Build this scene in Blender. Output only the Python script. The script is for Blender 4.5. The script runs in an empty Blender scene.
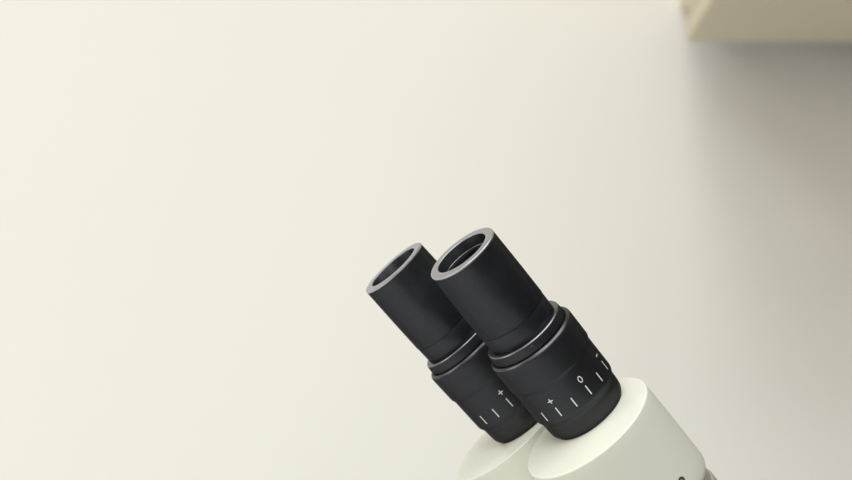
import bpy, bmesh, math, random
from mathutils import Vector, Matrix
random.seed(4)
scn = bpy.context.scene
col = scn.collection
MM = 0.001
PI = math.pi

# ------------------------------------------------------------------ camera
PITCH = math.radians(5.5)
CAM_Z = 0.42
cd = bpy.data.cameras.new('camera')
cd.sensor_width = 36.0
cd.lens = 2437.0 / 852.0 * 36.0
cd.clip_start = 0.02
cd.clip_end = 60
cam = bpy.data.objects.new('camera', cd)
col.objects.link(cam)
CAMM = Matrix.Translation((0, 0, CAM_Z)) @ Matrix.Rotation(PI / 2 + PITCH, 4, 'X')
cam.matrix_world = CAMM
scn.camera = cam
cd.dof.use_dof = True
cd.dof.focus_distance = 1.075
cd.dof.aperture_fstop = 9.0


def cw(v):
    """measured point (mm, in the tripod's own frame) -> world"""
    return CAMM @ (Vector(v) * MM)


def cdir(v):
    return (CAMM.to_3x3() @ Vector(v)).normalized()


# measured axes of the two eyepiece tubes
P0 = cw((15.278, -5.496, -1050.0))
P1 = cw((-15.050, -12.308, -1109.485))
AF, AR = cdir((-0.59755, 0.74557, 0.29507)), cdir((-0.65826, 0.73193, 0.17599))
Q = cdir((-0.63227, -0.66444, 0.39845))


def frame(p, a):
    a = a.normalized()
    x = Q.cross(a).normalized()
    # x = l (towards the far tube), y = q, z = a
    y = a.cross(x).normalized()
    m = Matrix((x, y, a)).transposed().to_4x4()
    m.translation = p
    return m


# ------------------------------------------------------------------ materials
def mat(name, base, rough=0.5, metal=0.0, spec=0.5, coat=0.0, noise=0.0, nscale=60, bump=0.0, bscale=900, tint=None,
        rvar=0.0, bdist=0.0002, edge=None):
    m = bpy.data.materials.new(name)
    m.use_nodes = True
    nt = m.node_tree
    b = nt.nodes['Principled BSDF']
    b.inputs['Base Color'].default_value = (*base, 1)
    b.inputs['Roughness'].default_value = rough
    b.inputs['Metallic'].default_value = metal
    b.inputs['Specular IOR Level'].default_value = spec
    b.inputs['Coat Weight'].default_value = coat
    if edge is not None:
        b.inputs['Specular Tint'].default_value = (edge, edge, edge, 1)
    tc = nt.nodes.new('ShaderNodeTexCoord')
    if noise:
        n = nt.nodes.new('ShaderNodeTexNoise')
        n.inputs['Scale'].default_value = nscale
        n.inputs['Detail'].default_value = 5
        nt.links.new(tc.outputs['Object'], n.inputs['Vector'])
        r = nt.nodes.new('ShaderNodeMix')
        r.data_type = 'RGBA'
        t = tint or tuple(min(1, c * (1 + noise)) for c in base)
        r.inputs['A'].default_value = (*[c * (1 - noise) for c in base], 1)
        r.inputs['B'].default_value = (*t, 1)
        nt.links.new(n.outputs['Fac'], r.inputs['Factor'])
        nt.links.new(r.outputs['Result'], b.inputs['Base Color'])
    if rvar:
        n2 = nt.nodes.new('ShaderNodeTexNoise')
        n2.inputs['Scale'].default_value = nscale * 1.7
        n2.inputs['Detail'].default_value = 6
        nt.links.new(tc.outputs['Object'], n2.inputs['Vector'])
        mr = nt.nodes.new('ShaderNodeMapRange')
        mr.inputs['From Min'].default_value = 0.3
        mr.inputs['From Max'].default_value = 0.7
        mr.inputs['To Min'].default_value = rough - rvar
        mr.inputs['To Max'].default_value = rough + rvar
        nt.links.new(n2.outputs['Fac'], mr.inputs['Value'])
        nt.links.new(mr.outputs['Result'], b.inputs['Roughness'])
    if bump:
        n3 = nt.nodes.new('ShaderNodeTexNoise')
        n3.inputs['Scale'].default_value = bscale
        n3.inputs['Detail'].default_value = 3
        nt.links.new(tc.outputs['Object'], n3.inputs['Vector'])
        bp = nt.nodes.new('ShaderNodeBump')
        bp.inputs['Strength'].default_value = bump
        bp.inputs['Distance'].default_value = bdist
        nt.links.new(n3.outputs['Fac'], bp.inputs['Height'])
        nt.links.new(bp.outputs['Normal'], b.inputs['Normal'])
    return m


def add_dust(m, amount=0.30, scale=900, colour=(0.30, 0.30, 0.31)):
    """sparse pale dust specks sitting on a surface"""
    nt = m.node_tree
    b = nt.nodes['Principled BSDF']
    tc = nt.nodes.new('ShaderNodeTexCoord')
    v = nt.nodes.new('ShaderNodeTexVoronoi')
    v.inputs['Scale'].default_value = scale
    nt.links.new(tc.outputs['Object'], v.inputs['Vector'])
    lt = nt.nodes.new('ShaderNodeMath')
    lt.operation = 'LESS_THAN'
    lt.inputs[1].default_value = 0.16
    nt.links.new(v.outputs['Distance'], lt.inputs[0])
    sp = nt.nodes.new('ShaderNodeSeparateColor')
    nt.links.new(v.outputs['Color'], sp.inputs['Color'])
    g = nt.nodes.new('ShaderNodeMath')
    g.operation = 'GREATER_THAN'
    g.inputs[1].default_value = 0.955
    nt.links.new(sp.outputs['Red'], g.inputs[0])
    mu = nt.nodes.new('ShaderNodeMath')
    mu.operation = 'MULTIPLY'
    nt.links.new(lt.outputs[0], mu.inputs[0])
    nt.links.new(g.outputs[0], mu.inputs[1])
    mu2 = nt.nodes.new('ShaderNodeMath')
    mu2.operation = 'MULTIPLY'
    mu2.inputs[1].default_value = amount
    nt.links.new(mu.outputs[0], mu2.inputs[0])
    mx = nt.nodes.new('ShaderNodeMix')
    mx.data_type = 'RGBA'
    src = b.inputs['Base Color'].links[0].from_socket if b.inputs['Base Color'].links else None
    if src:
        nt.links.new(src, mx.inputs['A'])
    else:
        mx.inputs['A'].default_value = b.inputs['Base Color'].default_value
    mx.inputs['B'].default_value = (*colour, 1)
    nt.links.new(mu2.outputs[0], mx.inputs['Factor'])
    nt.links.new(mx.outputs['Result'], b.inputs['Base Color'])


M_TUBE = mat('black_anodised', (0.050, 0.0545, 0.062), 0.38, metal=0.8, edge=0.22, noise=0.10, nscale=70, rvar=0.05, bump=0.05, bscale=2500)
M_RING = mat('black_ring', (0.052, 0.0555, 0.062), 0.41, metal=0.8, edge=0.22, noise=0.08, nscale=90, rvar=0.03, bump=0.08, bscale=3200)
M_SLEEVE = mat('black_sleeve', (0.046, 0.048, 0.049), 0.35, metal=0.75, edge=0.2, noise=0.06, nscale=90, rvar=0.02)
M_RIM = mat('worn_rim', (0.52, 0.52, 0.555), 0.42, metal=1.0, edge=0.9, noise=0.05, nscale=300, rvar=0.03)
M_EDGE_GLINT = mat('worn_edge', (0.22, 0.22, 0.235), 0.36, metal=1.0, edge=0.75, noise=0.08, nscale=200)  # paler than the collar: the glint on its top edge, put into the colour
M_CHAMFER_GLINT = mat('chamfer_glint', (0.10, 0.10, 0.108), 0.34, metal=0.9, edge=0.6, noise=0.10, nscale=200)  # lighter base colour stands in for light caught on the dial's chamfer
M_BORE = mat('matt_black', (0.012, 0.012, 0.013), 0.6, spec=0.3, noise=0.2, nscale=200)
M_LENS_GLINT = mat('lens_glint_grey', (0.26, 0.26, 0.27), 0.35, metal=0.9)  # lightened grey for the painted glint arc in the bore
M_MARK = mat('white_ink', (0.80, 0.80, 0.80), 0.55, noise=0.16, nscale=700)
M_WHITE = mat('cream_enamel', (0.75, 0.775, 0.69), 0.40, spec=0.45, noise=0.015, nscale=25, rvar=0.04, bump=0.03, bscale=1400)
M_STEEL = mat('grey_steel', (0.52, 0.52, 0.46), 0.48, metal=0.6, noise=0.08, nscale=160)
M_SCREW = mat('dark_steel', (0.10, 0.10, 0.10), 0.35, metal=0.8)
M_SCREWL = mat('screw_steel', (0.28, 0.28, 0.26), 0.4, metal=0.8)
M_WALL = mat('cream_wall_paint', (0.845, 0.85, 0.803), 0.7, spec=0.25, noise=0.012, nscale=4, bump=0.10, bscale=260, bdist=0.0006)
M_BENCH = mat('white_bench_laminate', (0.62, 0.62, 0.615), 0.35, spec=0.4, noise=0.02, nscale=20)
M_CAB = mat('cream_cabinet_laminate', (0.66, 0.60, 0.445), 0.5, spec=0.4, noise=0.02, nscale=12)
M_GAP = mat('brown_cap', (0.34, 0.31, 0.22), 0.6)
add_dust(M_TUBE)
add_dust(M_RING)
# a fine glass for the eye lenses
M_GLASS = mat('coated_lens', (0.012, 0.010, 0.016), 0.06, spec=0.6)


# ------------------------------------------------------------------ mesh helpers
def link(name, bm, m, parent=None, local=None, smooth=30):
    me = bpy.data.meshes.new(name)
    bmesh.ops.recalc_face_normals(bm, faces=bm.faces)
    bm.to_mesh(me)
    bm.free()
    for p in me.polygons:
        p.use_smooth = True
    me.set_sharp_from_angle(angle=math.radians(smooth))
    me.materials.append(m)
    o = bpy.data.objects.new(name, me)
    col.objects.link(o)
    if parent:
        o.parent = parent
    if local is not None:
        o.matrix_local = local
    return o


def lathe(prof, n=160, closed=True):
    """prof: (s, r) in mm, s counted down the axis from the eye end; revolved about local z"""
    bm = bmesh.new()
    rings = []
    for s, r in prof:
        if r < 1e-6:
            rings.append([bm.verts.new((0, 0, -s * MM))])
        else:
            rings.append([bm.verts.new((r * MM * math.sin(2 * PI * k / n), r * MM * math.cos(2 * PI * k / n), -s * MM))
                          for k in range(n)])
    pairs = list(zip(rings, rings[1:]))
    if closed:
        pairs.append((rings[-1], rings[0]))
    for a, b in pairs:
        for k in range(n):
            k2 = (k + 1) % n
            if len(a) == 1 and len(b) == 1:
                continue
            if len(a) == 1:
                bm.faces.new((a[0], b[k], b[k2]))
            elif len(b) == 1:
                bm.faces.new((a[k], b[0], a[k2]))
            else:
                bm.faces.new((a[k], b[k], b[k2], a[k2]))
    return bm


def fillet(s0, r0, s1, r1, k=5, convex=True):
    """quarter round between two profile points (from (s0,r0) to (s1,r1))"""
    out = []
    for i in range(k + 1):
        t = PI / 2 * i / k
        if convex:   # radius grows first, then s
            out.append((s0 + (s1 - s0) * (1 - math.cos(t)), r0 + (r1 - r0) * math.sin(t)))
        else:        # s grows first, then radius
            out.append((s0 + (s1 - s0) * math.sin(t), r0 + (r1 - r0) * (1 - math.cos(t))))
    return out


def on_ring(bm, R, phi0, s0, pts_out, pts_in=None, th=0.05):
    """a thin inked shape wrapped on a ring of radius R. outline points (u along the girth, v towards the eye) in mm"""
    def P(u, v, r):
        ph = math.radians(phi0) + u / R
        return bm.verts.new((r * MM * math.sin(ph), r * MM * math.cos(ph), -(s0 - v) * MM))
    n = len(pts_out)
    if pts_in is None:
        top = [P(u, v, R + th) for u, v in pts_out]
        bot = [P(u, v, R - th) for u, v in pts_out]
        bm.faces.new(top)
        bm.faces.new(bot[::-1])
        for i in range(n):
            j = (i + 1) % n
            bm.faces.new((top[i], bot[i], bot[j], top[j]))
    else:
        L = [[P(u, v, r) for u, v in pts] for pts in (pts_out, pts_in) for r in (R + th, R - th)]
        to, bo, ti, bi = L
        for i in range(n):
            j = (i + 1) % n
            bm.faces.new((to[i], to[j], ti[j], ti[i]))
            bm.faces.new((bo[i], bi[i], bi[j], bo[j]))
            bm.faces.new((to[i], bo[i], bo[j], to[j]))
            bm.faces.new((ti[i], ti[j], bi[j], bi[i]))


def rect(w, h):
    return [(-w / 2, -h / 2), (w / 2, -h / 2), (w / 2, h / 2), (-w / 2, h / 2)]


def small_screw(phi, s, R, r_hole, name, parent, m_ring, m_in):
    """a set screw sunk in a round recess on a cylinder of radius R"""
    ph = math.radians(phi)
    nrm = Vector((math.sin(ph), math.cos(ph), 0))
    m = nrm.to_track_quat('Z', 'Y').to_matrix().to_4x4()
    m.translation = Vector((nrm.x * R * MM, nrm.y * R * MM, -s * MM))
    # z out of the surface; s counts inwards
    bm = lathe([(-0.10, r_hole), (-0.16, r_hole * 0.93), (-0.10, r_hole * 0.72), (0.6, r_hole * 0.70), (0.6, r_hole)], n=40)
    o = link(name, bm, m_ring, parent, m)
    bm = lathe([(0.05, 0), (0.05, r_hole * 0.30), (-0.02, r_hole * 0.34), (-0.02, r_hole * 0.66), (0.5, r_hole * 0.69), (0.5, 0)], n=6 if r_hole < 1 else 40, closed=False)
    return o, bm, m


# ------------------------------------------------------------------ the microscope
H_S = 95.0       # where the tubes meet the white housings
OL, OQ = 7.888, 8.968
RH = 32.0

root = bpy.data.objects.new('stereo_microscope', None)
col.objects.link(root)
MF, MR = frame(P0, AF), frame(P1, AR)
base_pt = (MF @ Vector((0, 0, -0.215)) + MR @ Vector((0, 0, -0.215))) / 2
base_pt.z = 0.0
root.location = base_pt
root.empty_display_size = 0.05
root['label'] = 'cream stereo microscope head with two tilted black eyepiece tubes in front of the pale wall'
root['category'] = 'microscope'
ROOT_INV = Matrix.Translation(-base_pt)


def under_root(o, m):
    o.parent = root
    o.matrix_local = ROOT_INV @ m


# eyepiece: the straight eyecup tube with its bore
tube_prof = ([(0.0, 12.95)] + [(0.0, 16.30), (0.30, 16.62)] + [(8, 16.72), (20, 16.85), (35.9, 16.87), (36.15, 16.78), (36.2, 16.45),
             (36.45, 16.43), (36.5, 16.62), (36.75, 16.70), (44.2, 16.60), (44.6, 16.4), (44.9, 15.4), (52.0, 15.3), (52.0, 12.2),
             (14.0, 12.2), (13.9, 12.7), (0.35, 12.75)])


def build_eyepiece():
    e = link('eyepiece', lathe(tube_prof), M_TUBE)
    link('eyepiece_rim', lathe([(0.10, 12.70), (-0.04, 12.86), (-0.06, 13.0), (-0.06, 16.18), (-0.03, 16.28), (0.30, 16.66), (0.9, 16.69), (0.92, 16.5),
                                (0.45, 16.2), (0.45, 12.70)]), M_RIM, e)
    r = link('lens_ring', lathe([(5.4, 12.72), (4.9, 12.6), (4.8, 11.75), (4.9, 11.2), (5.6, 11.0), (6.2, 11.0), (6.2, 12.72)], n=128), M_BORE, e)
    link('lens_ring_glint', lathe([(4.82, 11.62), (4.70, 11.70), (4.64, 11.85), (4.70, 12.0), (4.82, 12.08), (4.9, 11.85)], n=128), M_LENS_GLINT, r)  # thin pale lip added to draw the glint on the lens ring
    lens = [(7.6 - 1.6 * math.cos(t) * 1.0 + 0.0, 11.9 * math.sin(t)) for t in [PI / 2 * i / 10 for i in range(11)]]
    link('eye_lens', lathe(lens + [(9.5, 11.9), (9.5, 0)], n=96, closed=False), M_GLASS, e)
    c = link('collar', lathe([(44.95, 15.6), (44.95, 18.45), (45.3, 18.86), (46.5, 19.05), (48.9, 19.3), (49.4, 19.25), (49.6, 18.9), (49.75, 18.2),
                              (54.0, 18.0), (54.0, 15.6)]), M_RING, e)
    link('collar_edge', lathe([(44.88, 16.2), (44.70, 16.35), (44.68, 18.15), (44.76, 18.42), (45.02, 18.68), (45.22, 18.80), (45.3, 18.6), (45.1, 16.2)]), M_EDGE_GLINT, c)
    d = link('diopter_ring', lathe([(50.3, 18.05), (49.95, 18.5), (49.9, 19.4), (50.0, 20.2), (50.7, 20.95), (51.3, 21.16), (53.0, 21.2), (64.0, 21.12),
                                    (64.6, 21.05), (65.1, 20.85), (65.6, 20.6), (66.1, 20.5), (67, 20.46), (82.0, 20.45), (82.8, 20.38), (83.5, 20.18), (84.2, 19.85),
                                    (84.8, 19.55), (85.6, 19.36), (86.4, 19.28), (86.4, 17.0), (50.3, 17.0)]), M_RING, e)
    link('ring_edge', lathe([(49.9, 19.35), (49.78, 19.5), (49.74, 19.95), (49.84, 20.22), (50.42, 20.86), (50.72, 21.02), (50.8, 20.8), (50.1, 19.4)]), M_CHAMFER_GLINT, d)
    link('base_sleeve', lathe([(86.38, 17.2), (86.38, 19.26), (88, 19.20), (91.2, 19.05), (92.4, 18.85), (93.5, 18.35), (94.4, 17.75), (95.2, 17.4),
                               (97.0, 17.3), (97.0, 14.0)]), M_SLEEVE, e)
    return e


def ink(e, zero_phi, last):
    d = [c for c in e.children if c.name.startswith('diopter_ring')][0]
    R = 20.46
    for k in range(-4, last + 1):
        phi = zero_phi + 23.25 * k
        bm = bmesh.new()
        on_ring(bm, R, phi, 78.4, rect(0.56, 4.9))
        link('scale_mark', bm, M_MARK, d)
    bm = bmesh.new()
    n = 40
    on_ring(bm, R, zero_phi, 72.2,
            [(1.06 * math.sin(2 * PI * i / n), 1.66 * math.cos(2 * PI * i / n)) for i in range(n)],
            [(0.62 * math.sin(2 * PI * i / n), 1.20 * math.cos(2 * PI * i / n)) for i in range(n)])
    link('zero_digit', bm, M_MARK, d)
    bm = bmesh.new()
    a, b = 1.25, 0.26
    on_ring(bm, R, zero_phi + 46.5, 72.3, [(-a, -b), (-b, -b), (-b, -a), (b, -a), (b, -b), (a, -b), (a, b), (b, b), (b, a), (-b, a), (-b, b), (-a, b)])
    link('plus_sign', bm, M_MARK, d)
    bm = bmesh.new()
    on_ring(bm, R, zero_phi - 46.0, 72.4, rect(2.4, 0.52))
    link('minus_sign', bm, M_MARK, d)


def dup(o, parent=None):
    c = o.copy()
    col.objects.link(c)
    if parent:
        c.parent = parent
    for ch in list(o.children):
        dup(ch, c)
    return c


eye_f = build_eyepiece()
eye_r = dup(eye_f)
for e, m, z0, sphi, ss in ((eye_f, MF, -81.9, -60.3, 47.3), (eye_r, MR, -108.0, -0.6, 47.5)):
    under_root(e, m)
    ink(e, z0, 3 if e is eye_f else 4)
    c = [c for c in e.children if c.name.startswith('collar') and 'edge' not in c.name][0]
    o, bm, mm = small_screw(sphi, ss, 19.05, 0.95, 'set_screw', c, M_SCREW, M_SCREW)
    bm.free()
# a small pale nick on the far ring
d = [c for c in eye_r.children if c.name.startswith('diopter_ring')][0]
bm = bmesh.new()
on_ring(bm, 21.02, -3.0, 51.9, rect(0.5, 1.6))
link('index_mark', bm, M_MARK, d)


# white prism housings
def housing_prof():
    p = [(0.0, 0.0), (0.0, RH - 1.0)]
    p += fillet(0.0, RH - 0.9, 0.9, RH, 5)
    p += [(6, RH + 0.12), (20, RH + 0.35), (38, RH + 0.45), (43.6, RH + 0.40)]
    p += [(44.8, RH + 0.15), (46.0, RH - 0.45), (47.3, RH - 1.5), (48.3, RH - 2.5), (48.6, RH - 3.2), (48.6, 0.0)]
    return p


for m, sgn, e in ((MF, -1, eye_f), (MR, 1, eye_r)):
    hm = m @ Matrix.Translation(Vector((sgn * OL, OQ, -H_S)) * MM)
    h = link('prism_housing', lathe(housing_prof(), n=200, closed=False), M_WHITE, smooth=40)
    under_root(h, hm)
    o, bm, mm = small_screw(-97.8 if sgn < 0 else 97.8, 36.0, RH + 0.42, 2.0, 'clamp_screw', h, M_SCREW, M_SCREWL)
    link('screw_head', bm, M_SCREWL, h, mm)
    p = link('pivot_ring', lathe([(48.6, 0), (48.6, 29.6), (49.0, 29.9), (52.6, 29.9), (53.0, 29.4), (53.0, 0)], closed=False), M_STEEL, smooth=35)
    under_root(p, hm)
    p = link('pivot_flange', lathe([(53.0, 0), (53.0, 29.9), (53.6, 30.6), (54.2, 30.8), (61.0, 30.8), (61.6, 30.2), (61.6, 0)], closed=False), M_STEEL, smooth=35)
    under_root(p, hm)

# the body that carries both housings (just below the picture's lower edge)
fc = MF @ (Vector((-OL, OQ, -H_S - 61.6)) * MM)
rc = MR @ (Vector((OL, OQ, -H_S - 61.6)) * MM)
mid = (fc + rc) / 2
A = ((AF + AR) / 2).normalized()
mb = frame(mid, A)
half = (fc - rc).length / 2
bm = bmesh.new()
outl = []
for k in range(48):
    t = 2 * PI * k / 48
    cx = half * (1 if math.sin(t) >= 0 else -1)
    outl.append((cx + 0.028 * math.sin(t), 0.028 * math.cos(t)))
lv = []
for zz, sc in ((-0.0015, 0.93), (-0.006, 0.99), (-0.012, 1.0), (-0.045, 0.97), (-0.058, 0.88)):
    lv.append([bm.verts.new((x * sc, y * sc, zz)) for x, y in outl])
for a, b in zip(lv, lv[1:]):
    for k in range(48):
        bm.faces.new((a[k], b[k], b[(k + 1) % 48], a[(k + 1) % 48]))
bm.faces.new(lv[0])
bm.faces.new(lv[-1][::-1])
hb = link('head_body', bm, M_WHITE, smooth=35)
under_root(hb, mb)
bot = mb @ Vector((0, 0, -0.05))
bm = lathe([(0, 0), (0, 24), (bot.z * 1000 - 14, 24), (bot.z * 1000 - 14, 0)], n=64, closed=False)
under_root(link('support_column', bm, M_STEEL), Matrix.Translation(bot))
bm = lathe([(0, 0), (0, 86), (1, 89), (3, 90), (14, 92), (14, 0)], n=96, closed=False)
under_root(link('stand_base', bm, M_WHITE), Matrix.Translation((bot.x, bot.y, 0.0142)))


# ------------------------------------------------------------------ the wall and the cabinet on it
def box(bm, x0, x1, y0, y1, z0, z1, bevel=0.0):
    vs = [bm.verts.new(p) for p in ((x0, y0, z0), (x1, y0, z0), (x1, y1, z0), (x0, y1, z0), (x0, y0, z1), (x1, y0, z1), (x1, y1, z1), (x0, y1, z1))]
    fs = [bm.faces.new([vs[i] for i in f]) for f in ((0, 3, 2, 1), (4, 5, 6, 7), (0, 1, 5, 4), (1, 2, 6, 5), (2, 3, 7, 6), (3, 0, 4, 7))]
    if bevel:
        ed = list({e for f in fs for e in f.edges})
        bmesh.ops.bevel(bm, geom=ed, offset=bevel, segments=2, affect='EDGES')


WALL_Y = 1.82
CAB_Y = 1.75
bm = bmesh.new()
box(bm, -2.2, 2.2, WALL_Y, WALL_Y + 0.1, -0.9, 2.0)
w = link('wall', bm, M_WALL)
w['kind'] = 'structure'
w['label'] = 'plain cream painted wall behind the microscope'
w['category'] = 'wall'

bm = bmesh.new()
box(bm, -1.6, 0.75, 0.35, WALL_Y - 0.002, -0.04, 0.0, 0.004)
w = link('bench', bm, M_BENCH)
w['kind'] = 'structure'
w['label'] = 'white laboratory bench the microscope stands on'
w['category'] = 'bench'

CX, CZ = 0.1898, CAM_Z + 0.3131
CD, CH, CWD = 0.30, 0.62, 0.90
cab = bpy.data.objects.new('wall_cabinet', None)
col.objects.link(cab)
cab.location = (CX, CAB_Y, CZ)
cab['label'] = 'blurred cream wall cabinet with shaded underside, in the upper right corner'
cab['category'] = 'cabinet'
G = 0.0012
bm = bmesh.new()
box(bm, 0, 0.018, -CD, -G, 0.0182, CH, 0.0012)
link('side_panel', bm, M_CAB, cab)
bm = bmesh.new()
box(bm, CWD - 0.018, CWD, -CD, -G, 0.0182, CH, 0.0012)
link('side_panel', bm, M_CAB, cab)
bm = bmesh.new()
box(bm, 0, CWD, -CD, -G, 0, 0.018, 0.0012)
link('bottom_panel', bm, M_CAB, cab)
bm = bmesh.new()
box(bm, 0.0182, CWD - 0.0182, -CD + 0.001, -G, CH - 0.0185, CH - 0.0005, 0.001)
link('top_panel', bm, M_CAB, cab)
for k in range(2):
    bm = bmesh.new()
    x0 = 0.002 + k * (CWD / 2)
    box(bm, x0, x0 + CWD / 2 - 0.004, -CD - 0.019, -CD - 0.001, 0.002, CH - 0.002, 0.0015)
    link('door', bm, M_CAB, cab)
for x0 in (0.003, CWD - 0.025):
    bm = bmesh.new()
    box(bm, x0, x0 + 0.020, -G + 0.0004, WALL_Y - CAB_Y - 0.001, 0.036, 0.060, 0.001)
    link('wall_bracket', bm, M_CAB, cab)

# ------------------------------------------------------------------ light
wd = bpy.data.worlds.new('World')
scn.world = wd
wd.use_nodes = True
bg = wd.node_tree.nodes['Background']
bg.inputs['Color'].default_value = (1.0, 0.92, 0.84, 1)
bg.inputs['Strength'].default_value = 0.055


def area(name, loc, target, sx, sy, power, colour):
    ld = bpy.data.lights.new(name, 'AREA')
    ld.shape = 'RECTANGLE'
    ld.size, ld.size_y = sx, sy
    ld.energy = power
    ld.color = colour
    o = bpy.data.objects.new(name, ld)
    col.objects.link(o)
    o.location = loc
    o.rotation_euler = (Vector(target) - Vector(loc)).to_track_quat('-Z', 'Y').to_euler()
    return o


W = (1.0, 0.99, 0.97)
WARM = (1.0, 0.925, 0.84)
area('ceiling_lamp', (-0.55, -0.7, 1.95), (-0.55, -0.7, 0), 1.3, 1.1, 32.0, (1.0, 1.0, 0.995))
area('ceiling_lamp', (0.38, 0.1, 1.95), (0.38, 0.1, 0), 1.2, 1.1, 17.5, W)
area('ceiling_lamp', (-1.2, 0.1, 1.95), (-1.2, 0.1, 0), 0.75, 0.85, 9.5, W)
area('ceiling_lamp', (-0.1, 0.8, 1.95), (-0.1, 0.8, 0), 0.55, 0.8, 5.5, W)
area('side_fill_light', (-2.0, 0.7, 1.0), (0.0, 1.5, 0.4), 1.2, 1.0, 6.5, WARM)  # added fill from the left for the cabinet side, no real window
area('low_fill_light', (-1.6, 0.9, 0.5), (0.0, 1.5, 0.4), 0.8, 0.6, 5.0, WARM)  # added low fill that lifts the shade under the cabinet
area('front_left_fill_light', (-1.2, -0.8, 1.0), (0.0, 1.5, 0.4), 1.0, 1.0, 7.5, WARM)  # added fill from front left, source made up
area('front_fill_light', (-0.1, -1.2, 1.1), (0.0, 1.5, 0.4), 1.0, 1.0, 12.0, WARM)  # added frontal fill to brighten the housing sides, no doorway known

scn.view_settings.view_transform = 'Standard'
scn.view_settings.look = 'None'
scn.view_settings.exposure = -0.08
scn.view_settings.gamma = 1
scn.render.engine = 'CYCLES'
scn.cycles.max_bounces = 10
